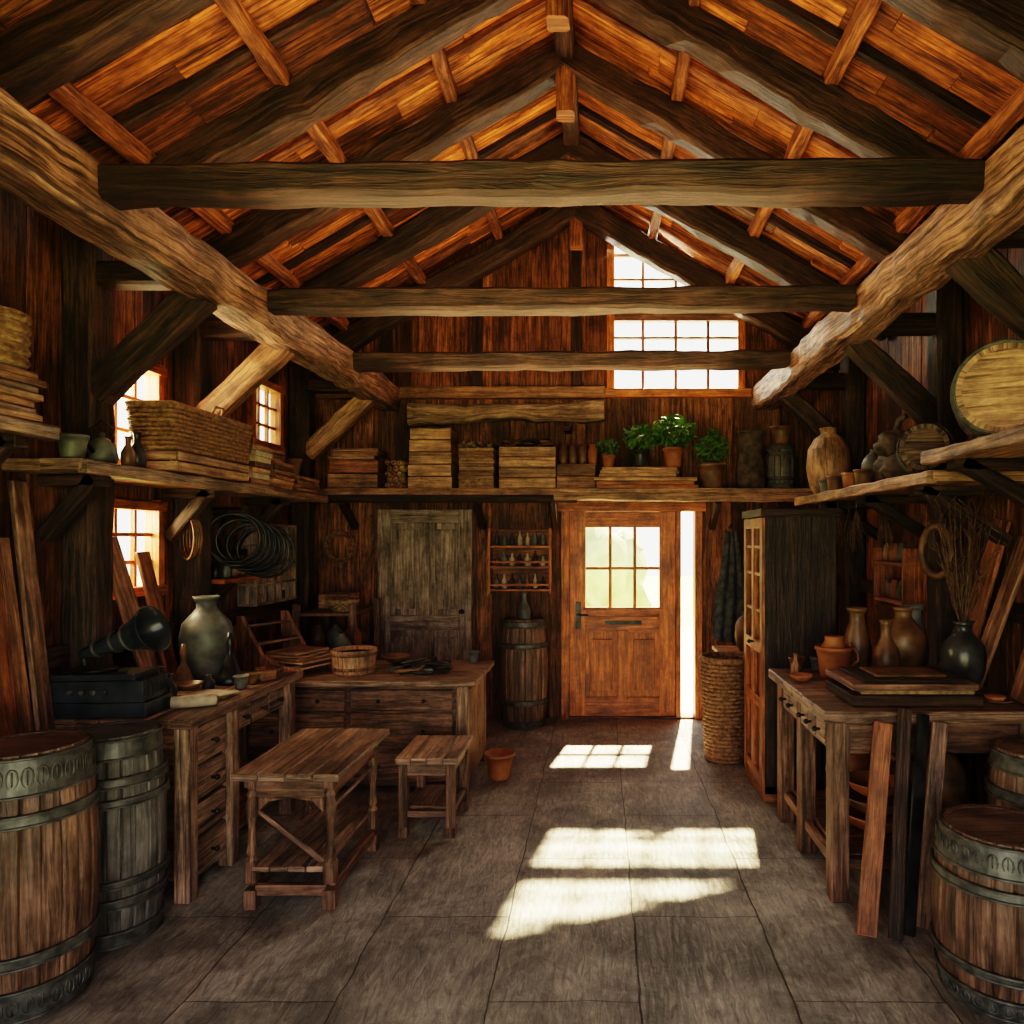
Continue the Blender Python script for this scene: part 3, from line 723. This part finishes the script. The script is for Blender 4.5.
for k in range(11):
    c=V((-2.44+.010*k,4.66+.026*k,1.70)); r=.16+.006*math.sin(k*2.1)*3
    n1=V((.85,.5,0)).normalized(); pts=[c+n1*r*math.cos(a)+V((0,0,1))*(r*math.sin(a)-.01*k) for a in [2*math.pi*q/40 for q in range(40)]]
    b.tube(pts,.010,IRON,6,closed=True)
b.tube([(-2.7,4.8,1.9),(-2.42,4.72,1.9),(-2.40,4.72,1.86)],.01,IRON); b.done(0)
b = B('hanging_wire_coil')
for k in range(4):
    c=V((-2.56,4.34+.01*k,1.70)); r=.12-.006*k
    b.tube([c+V((.75,-.5,0))*r*math.cos(a)*.8+V((0,0,1))*r*1.1*math.sin(a)+V((.012*k,0,0)) for a in [2*math.pi*q/36 for q in range(36)]],.007,BRNC,6,closed=True)
b.done(0)
b = B('pigeonhole_cabinet')
y0,y1,z0,z1=5.20,5.86,1.20,1.80
b.box((-2.69,(y0+y1)/2,(z0+z1)/2),(.015,y1-y0,z1-z0),GREYD,grain=1)
for k in range(6): b.box((-2.615,y0+(y1-y0)*k/5,(z0+z1)/2),(.14,.018,z1-z0),GREYD)
for k in range(5): b.box((-2.615,(y0+y1)/2,z0+(z1-z0)*k/4),(.145,y1-y0+.02,.018),GREYD,grain=1)
for i in range(5):
    for j in range(4):
        yy=y0+(y1-y0)*(i+.5)/5; zz=z0+(z1-z0)*j/4+.011; m=(BRNC,GREYC,TERR,IRON,STRAW,LIGHT)[(i*3+j*2)%6]
        if (i+j)%3: b.lathe([(0,0),(.032,0),(.036,.04),(.03,.075),(.018,.09),(.02,.11)],m,(-2.60,yy,zz),14)
        else: b.box((-2.61,yy,zz+.035),(.09,.08,.065),m)
b.done(.002)
b = B('hanging_tools')
for k,y in enumerate((4.68,4.90,5.06,5.13)):
    x=-2.64; z=1.86
    b.tube([(-2.70,y,z),(-2.62,y,z+.01)],.006,IRON)
    if k%3==0:
        b.tube([(x,y,z),(x,y,z-.24)],.011,MID); b.box((x,y,z-.27),(.05,.13,.06),IRON)
    elif k%3==1:
        b.tube([(x,y,z),(x,y-.03,z-.15),(x,y-.01,z-.30)],.008,IRON); b.tube([(x,y,z),(x,y+.03,z-.15),(x,y+.01,z-.30)],.008,IRON)
    else:
        b.tube([(x,y+.1*math.sin(a),z-.16+.12*math.cos(a)) for a in [0.3+.45*q for q in range(10)]],.008,HOOP,6,taper=.3); b.tube([(x,y+.03,z-.05),(x,y+.02,z+.03)],.012,MID)
b.done(0)
b = B('hanging_tools')
for k,(x,zt_) in enumerate(((-2.14,1.90),(-1.10,1.92))):
    y=6.56; b.tube([(x,6.61,zt_),(x,6.55,zt_+.01)],.006,IRON)
    b.tube([(x,y,zt_),(x,y,zt_-.22)],.011,(MID,LIGHT)[k%2]); b.tube([(x,y,zt_-.22),(x+.02,y,zt_-.30),(x-.01,y,zt_-.38)],.007,HOOP)
b.done(0)
b = B('dried_herb_bunch')
for k,(x,y) in enumerate(((1.78,4.86),(1.82,5.12),(1.80,5.30),(1.78,5.62),(1.95,4.80))):
    z0=1.975; b.tube([(x,y,z0),(x,y,z0-.10)],.004,TWIG)
    for q in range(26):
        a=R.uniform(0,6.28); r=R.uniform(.01,.07); L_=R.uniform(.16,.30)
        b.tube([(x,y,z0-.08),(x+r*.6*math.cos(a),y+r*.6*math.sin(a),z0-.08-L_*.6),(x+r*math.cos(a),y+r*math.sin(a),z0-.08-L_)],.004,(TWIG,BRNC,TWIG,STONE)[q%4],4,taper=.6)
b.done(0)
b = B('vine_wreath')
for k in range(7):
    c=V((-2.42,6.53,1.62)); ph=R.uniform(0,6)
    b.tube([c+V((1,0,0))*(.12+.02*math.sin(3*a+ph))*math.cos(a)+V((0,-.02*math.cos(2*a+ph)-.02,0))+V((0,0,1))*(.13+.02*math.sin(3*a+ph))*math.sin(a) for a in [2*math.pi*q/36 for q in range(36)]],.008,WICK,5,closed=True)
b.done(0)
b = B('storage_rack')
for x in (-2.48,-2.02):
    for y in (5.72,6.35): b.box((x,y,.58),(.05,.05,1.16),DESK)
for z in (.3,.72,1.075): b.box((-2.25,6.03,z),(.40,.66,.03),DESK)
b.done(.004)
crate('wooden_crate',(-2.28,6.12,1.092),.26,.26,.13,2,LIGHT)
basket_round('woven_bowl',(-2.14,5.82,1.092),.07,.12,.09,6,STRAW)
for k in range(3): vase('clay_jar',(-2.40+.15*k,5.95,.737),JUG,(BRNC,GREYC,TERR)[k],.52)

# ------------------------------------------------------------------ left shelf items (z=2.06)
zs=2.064
vase('tin_can',(-2.44,3.24,zs),POT,GREYC,.55)
b = B('tin_kettle'); b.at((-2.44,3.43,zs)); b.lathe([(0,0),(.06,0),(.07,.03),(.055,.10),(.03,.12),(.012,.13),(.014,.15),(0,.155)],GREYC)
b.tube([(-.05,0,.1),(-.06,0,.17),(0,0,.21),(.06,0,.17),(.05,0,.1)],.005,IRON); b.tube([(0,-.06,.05),(0,-.1,.09),(0,-.12,.12)],.011,IRON); b.done(0)
vase('glass_bottle',(-2.40,3.56,zs),BOTT,BRNC,.42); vase('glass_bottle',(-2.42,3.66,zs),BOTT,DRKC,.52)
crate('wooden_crate',(-2.40,4.16,zs),.24,.78,.11,2,LIGHT)
basket_rect('wicker_hamper',(-2.395,4.14,zs+.114),.25,.84,.24,10)
stack('book_pile',(-2.46,4.82,zs),.26,.26,.27,7,MID,mats=[MID,PAPER,LIGHT,BRNC])
stack('plank_stack',(-2.47,5.18,zs),.28,.34,.19,6,LIGHT,mats=[LIGHT,DESKT,MID])
stack('book_pile',(-2.47,5.18,zs+.194),.2,.24,.09,3,MID,mats=[MID,PAPER,BRNC])
stack('plank_stack',(-2.47,5.62,zs),.28,.40,.12,4,LIGHT,mats=[LIGHT,DESKT,MID])
vase('clay_jar',(-2.47,5.60,zs+.125),POT,BRNC,.7)
stack('plank_stack',(-2.47,2.62,2.172),.36,.52,.20,7,DESKT,mats=[DESKT,MID,LIGHT],jit=.02)
b = B('basket_stack')
for k in range(5):
    r=.135-.005*k; z=2.378+.042*k; b.at((-2.41+.008*k,2.73,z))
    b.lathe([(0,0),(r,0),(r+.008,.01),(r+.008,.036),(r,.040),(0,.041)],STRAW)
    b.tube([((r+.006)*math.cos(a),(r+.006)*math.sin(a),.02+.004*math.sin(12*a)) for a in [2*math.pi*q/48 for q in range(48)]],.008,WICK,5,closed=True)
b.done(0)

# ------------------------------------------------------------------ loft shelf items
z=2.137; yl=6.32
crate('wooden_crate',(-2.18,yl,z),.44,.32,.13,1,MID); crate('wooden_crate',(-2.17,yl,z+.133),.43,.31,.12,1,REDW); stack('plank_stack',(-2.18,yl,z+.256),.42,.3,.10,3,MID)
b = B('scroll_bundle')
for k in range(15):
    x=-1.90+.055*(k%3)+.02*((k//3)%2); zz=z+.03+.05*(k//3)
    b.at((x+.02,yl,zz),rx=90); b.lathe([(0,-.13),(.024,-.13),(.026,0),(.024,.13),(.01,.13),(0,.11)],R.choice([STRAW,MID,WICK]),seg=14)
b.done(0)
for k in range(5): crate('light_wood_box',(-1.50+R.uniform(-.006,.006),yl,z+.108*k),.39-.008*k,.3,.105,1,LIGHT)
stack('shingle_stack',(-1.09,yl,z),.32,.3,.36,13,LIGHT,mats=[LIGHT,STRAW,MID],jit=.012)
b = B('firewood_pile')
for k in range(14):
    b.tube([(-1.23+.022*k-.02,6.2,z+.382+.014*(k%3)),(-1.23+.022*k,6.45,z+.387+.014*(k%3))],.016,BARK,7)
b.done(0)
crate('slatted_crate',(-.64,yl,z),.50,.32,.37,4,LIGHT)
b = B('metal_chain_pile')
for k in range(30): b.at((-.64+R.uniform(-.2,.2),yl+R.uniform(-.08,.08),z+.392+.010*(k%5)),rz=R.uniform(0,180),rx=R.uniform(-20,20)); b.lathe([(.035,0),(.045,.008),(.055,0),(.045,-.008)],(IRON,BRNC)[k%2],seg=14,closed=True)
b.done(0)
crate('wooden_crate',(-.21,yl,z),.34,.3,.22,2,MID)
for k in range(4): vase('clay_jar',(-.33+.088*k,yl-.03,z+.223),[(0,0),(.03,0),(.04,.03),(.042,.12),(.03,.16),(.033,.18)],R.choice([TERR,BRNC]),1.0,seg=16)
stack('plank_stack',(.40,yl,z),.92,.34,.10,3,TRIM,mats=[TRIM,LIGHT],jit=.02)
stack('plank_stack',(.34,yl,z+.103),.7,.3,.09,3,TRIM,mats=[TRIM,LIGHT],jit=.02)
plant('potted_fern',(.08,yl,z+.197),.10,.14,TERR,150,.55,.026)
plant('potted_plant',(.36,yl-.02,z+.197),.15,.22,DRKC,340,.75,.032)
plant('potted_plant',(.66,yl-.02,z+.197),.19,.28,TERR,480,.85,.034)
plant('potted_plant',(1.00,yl-.04,z),.14,.28,BRNC,300,1.1,.034)
vase('clay_urn',(1.36,yl,z),[(0,0),(.09,0),(.12,.03),(.125,.2),(.10,.3),(.11,.34),(.10,.46),(.12,.5)],STONE,1.05)
barrel('small_keg',(1.63,yl,z),.125,.40,BARG,HOOP,n=14).done(0)
vase('clay_urn',(1.63,yl,z+.405),POT,BRNC,.8)
vase('stoneware_jug',(1.86,5.70,2.044),JUG,LIGHT,1.25)
b = B('driftwood_log'); b.beam((-1.74,6.38,2.82),(.04,6.38,2.85),.15,.16,BARK,.6)
for x in (-1.5,-.3): b.box((x,6.46,2.70),(.06,.22,.05),DARK)
b.done(.004)
b = B('bottle_rack'); 
for x in (-1.02,-.46): b.box((x,6.51,1.49),(.025,.15,.60),TRIM)
for zz in (1.22,1.43,1.62): b.box((-.74,6.51,zz),(.56,.16,.02),TRIM)
b.box((-.74,6.58,1.49),(.54,.012,.58),REDW,grain=0)
for zz in (1.27,1.48): b.box((-.74,6.435,zz),(.54,.01,.02),TRIM)
for zz in (1.23,1.44,1.63):
    for k in range(7):
        r=R.uniform(.02,.032); h=R.uniform(.09,.15); b.lathe([(0,0),(r,0),(r,h*.55),(r*.4,h*.75),(r*.4,h),(0,h)],R.choice([BRNC,GREYC,DRKC,TERR,PAPER]),(-.96+.072*k,6.50,zz),14)
b.done(.002)
b = B('hanging_apron')
vs=[];fs=[];nu,nv=18,20
for j in range(nv+1):
    t=j/nv
    for i in range(nu+1):
        s_=i/nu-.5; w=.10+.20*min(1,t*1.5)
        vs.append((1.22+s_*w+.01*math.sin(t*5), 6.53-.025*math.sin(s_*18+t*1.5)*(.3+t), 1.78-1.02*t-.03*math.cos(s_*3)))
for j in range(nv):
    for i in range(nu): q=j*(nu+1)+i; fs.append((q,q+1,q+nu+2,q+nu+1))
b.add(vs,fs,[[(0,0)]*4]*len(fs),CLOTH,True); b.tube([(1.22,6.61,1.80),(1.22,6.52,1.80),(1.22,6.51,1.83)],.01,IRON)
ob=b.done(0); so=ob.modifiers.new('sol','SOLIDIFY'); so.thickness=.008

# ------------------------------------------------------------------ right shelf items
barrel('wooden_keg',(1.98,3.42,2.36),.215,.40,LIGHT,HOOP,rz=-30,rx=90,n=20,waist=.93,hoops=((.02,.06),(.14,.18),(.82,.86),(.94,.98)),mlid=MID).done(0)
barrel('wooden_keg',(1.90,4.06,2.19),.14,.34,BARK,HOOP,rz=-28,rx=90,n=16,waist=.92,hoops=((.46,.54),),mlid=LIGHT).done(0)
b = B('burlap_sack_pile')
for k,(x,y,zz,r) in enumerate(((1.86,4.30,2.14,.12),(1.90,4.52,2.14,.12),(1.86,4.42,2.30,.11))): b.blob((x,y,zz),(r,r,r*.80),STONE,.4,18,12,k*3)
b.tube([(1.86,4.4,2.38),(1.86,4.35,2.43),(1.88,4.3,2.45)],.02,STONE); b.done(0)
for k,(x,y,s_) in enumerate(((1.76,4.68,.55),(1.74,4.84,.5),(1.80,5.02,.6),(1.75,5.22,.55),(1.74,5.38,.5))): vase('clay_jar',(x,y,2.044),POT,(BRNC,TERR,MID,BRNC,GREYC)[k],s_)
vase('stoneware_jug',(1.98,4.84,2.044),TALL,BRNC,.8)
vase('stoneware_jug',(2.02,5.15,2.044),JUG,GREYC,.7)
b = B('wall_shelf'); b.box((2.13,4.92,1.52),(.22,.5,.025),TRIM); b.box((2.13,4.92,1.26),(.22,.5,.025),TRIM)
for y in (4.68,5.16): b.box((2.13,y,1.42),(.22,.02,.42),TRIM)
for zz in (1.275,1.535):
    for k in range(4): b.lathe([(0,0),(.035,0),(.04,.05),(.03,.1),(.02,.13)],(BRNC,GREYC,TERR,LIGHT)[k],(2.1,4.74+.12*k,zz),14)
b.done(.002)
b = B('horse_collar')
c=V((2.04,4.24,1.62)); b.tube([c+V((.3,-.5,0))*.17*math.cos(a)+V((0,0,1))*.15*math.sin(a) for a in [2*math.pi*q/36 for q in range(36)]],.024,BRNC,9,closed=True)
b.tube([(2.09,4.31,1.79),(2.06,4.24,1.80),(2.04,4.24,1.77)],.008,IRON); b.done(0)
for i,(y,zt_,w,m,dy) in enumerate(((4.12,1.55,.13,MID,-.14),(3.94,1.80,.15,REDW,-.10),(3.78,1.70,.13,MID,-.16),(3.38,1.72,.14,MID,-.10),(3.28,1.95,.11,REDW,-.10))):
    lean('leaning_plank',(2.02,y,.912),(2.21,y+dy,zt_),w,.022,m)
b = B('book_press')
b.box((1.50,3.50,.93),(.62,.40,.05),DARK); b.box((1.51,3.50,.968),(.54,.36,.022),STRAW); b.box((1.49,3.50,.995),(.60,.40,.03),DESK); b.box((1.50,3.49,1.02),(.50,.34,.018),DARK)
b.box((1.50,3.48,1.035),(.34,.22,.012),BRNC); b.done(.004)
vase('clay_pitcher',(1.33,3.98,.902),POT,TERR,.9,lambda b: (b.lathe([(.070,.18),(.05,.215),(.055,.24),(.045,.242)],TERR), b.tube([(.09,0,.06),(.14,0,.10),(.13,0,.15),(.08,0,.20)],.010,TERR)))
vase('tall_vase',(1.52,4.14,.902),TALL,BRNC,.92); vase('tall_vase',(1.60,3.92,.902),BOTT,BRNC,.95); vase('tall_vase',(1.74,4.02,.902),VASE,BRNC,.84)
vase('tall_vase',(1.88,4.2,.902),TALL,GREYC,.95)
for x,y,p,m,s_ in ((1.14,4.08,BOTT,MID,.35),(1.18,4.2,POT,BRNC,.42),(1.31,4.22,POT,GREYC,.4),(1.12,3.9,BOWL,TERR,.45),(1.38,3.8,BOWL,BRNC,.5)): vase('small_cup',(x,y,.902),p,m,s_)
def twigs(b):
    for k in range(40):
        a=R.uniform(0,6.28); r=R.uniform(.05,.20); h=R.uniform(.60,1.0)
        p=[(0,0,.3)]
        for q in range(1,5): p.append((r*q/4*math.cos(a)+R.uniform(-.015,.015), r*q/4*math.sin(a)*.7+R.uniform(-.015,.015), .3+(h-.3)*q/4))
        b.tube(p,.005,TWIG,4,taper=.3)
        for q in range(3): 
            s_=V(p[2+q]); b.tube([s_,s_+V((R.uniform(-.06,.06),R.uniform(-.04,.04),R.uniform(.03,.10)))],.0025,TWIG,3)
vase('dried_branch_vase',(1.90,3.66,.902),VASE,DRKC,.76,twigs)
b = B('dinner_plate'); b.at((1.92,3.40,.902)); b.lathe([(0,0),(.05,0),(.08,.016),(.082,.020),(.05,.008),(0,.007)],BRNC); b.lathe([(0,.01),(.04,.01),(.05,.03),(.04,.035),(0,.04)],TERR,seg=20); b.done(0)
for k in range(3): vase('clay_bowl',(1.42,3.62,.207+.087*k),[(0,0),(.09,0),(.14,.03),(.165,.075),(.17,.085)],TERR if k!=1 else BRNC,1.0-.08*k)
vase('clay_crock',(1.75,3.62,.207),JUG,BRNC,1.0); vase('clay_crock',(1.42,4.0,.207),JUG,TERR,.9); vase('clay_jar',(1.74,4.0,.207),POT,BRNC,1.4)
lean('leaning_plank',(1.13,2.97,.012),(1.29,3.185,.86),.085,.022,REDW,(1,0,0))
lean('leaning_plank',(1.24,2.94,.012),(1.38,3.17,.93),.06,.02,DARK,(1,0,0))
lean('leaning_plank',(1.31,2.97,.012),(1.47,3.18,.90),.05,.02,IRON,(1,0,0))
lean('leaning_plank',(1.40,3.03,.012),(1.55,3.19,.86),.07,.02,DESK,(1,0,0))

# ------------------------------------------------------------------ exterior
b = B('ground_outside'); b.box((0,3,-.16),(60,60,.1),GRASS); b.done(0)
b = B('bright_strip_outside'); b.box((1.0,10.2,-.07),(2.2,6.8,.08),PALE); b.done(0)  # pale sunlit strip, added so the slit beside the door looks bright
b = B('hedge_outside')
for k in range(22):
    x=-9+.9*k
    if .5 < x < 3.4: continue
    b.blob((x,15.5+R.uniform(-.7,.7),.6),(1.0,.8,R.uniform(.9,1.5)),GRASS,.5,18,12,k)
for k in range(14): b.blob((-13+R.uniform(-1,1),-2+1.2*k,.8),(.9,1.1,R.uniform(1.5,3.0)),GRASS,.5,18,12,k+40)
b.done(0)

# ------------------------------------------------------------------ lights
w = bpy.data.worlds.new('world'); sc.world = w; w.use_nodes = True
bg = w.node_tree.nodes['Background']; bg.inputs[0].default_value = (1.0,.975,.94,1); bg.inputs[1].default_value = 2.6
sd = bpy.data.lights.new('sun','SUN'); sd.energy = 54; sd.color = (1,.77,.46); sd.angle = math.radians(1.3)
so = bpy.data.objects.new('sun', sd); sc.collection.objects.link(so)
so.rotation_euler = V((-.16,-1,-1.25)).to_track_quat('-Z','Y').to_euler()
def area(name, loc, d, sx, sy, e, col):
    l = bpy.data.lights.new(name,'AREA'); l.shape='RECTANGLE'; l.size=sx; l.size_y=sy; l.energy=e; l.color=col
    o = bpy.data.objects.new(name,l); sc.collection.objects.link(o); o.location=loc; o.rotation_euler=V(d).to_track_quat('-Z','Y').to_euler(); return o
area('roof_fill_light',(-.22,3.9,2.75),(0,0,1),2.2,4.2,72,(1,.62,.28))  # added warm fill aimed up at the roof boards; no lamp stands here
area('window_skylight_gable',(.7,YB+.25,3.9),(0,-1,-.65),1.3,1.6,95,(1,.90,.72))
area('window_skylight_left',(XL-.25,4.0,2.3),(1,0,-.1),.7,1.2,170,(1,.72,.42))

# ------------------------------------------------------------------ camera
cd = bpy.data.cameras.new('camera'); cam = bpy.data.objects.new('camera', cd); sc.collection.objects.link(cam)
cam.location = (0,0,1.7); cam.rotation_euler = (math.radians(90),0,0)
cd.sensor_width = 36; cd.lens = 700*36/1024; cd.shift_x = -88/1024; cd.shift_y = 26/1024
sc.camera = cam
try:
    sc.view_settings.view_transform = 'Filmic'; sc.view_settings.look = 'High Contrast'; sc.view_settings.exposure = .42
except Exception as e: print('VS', e)
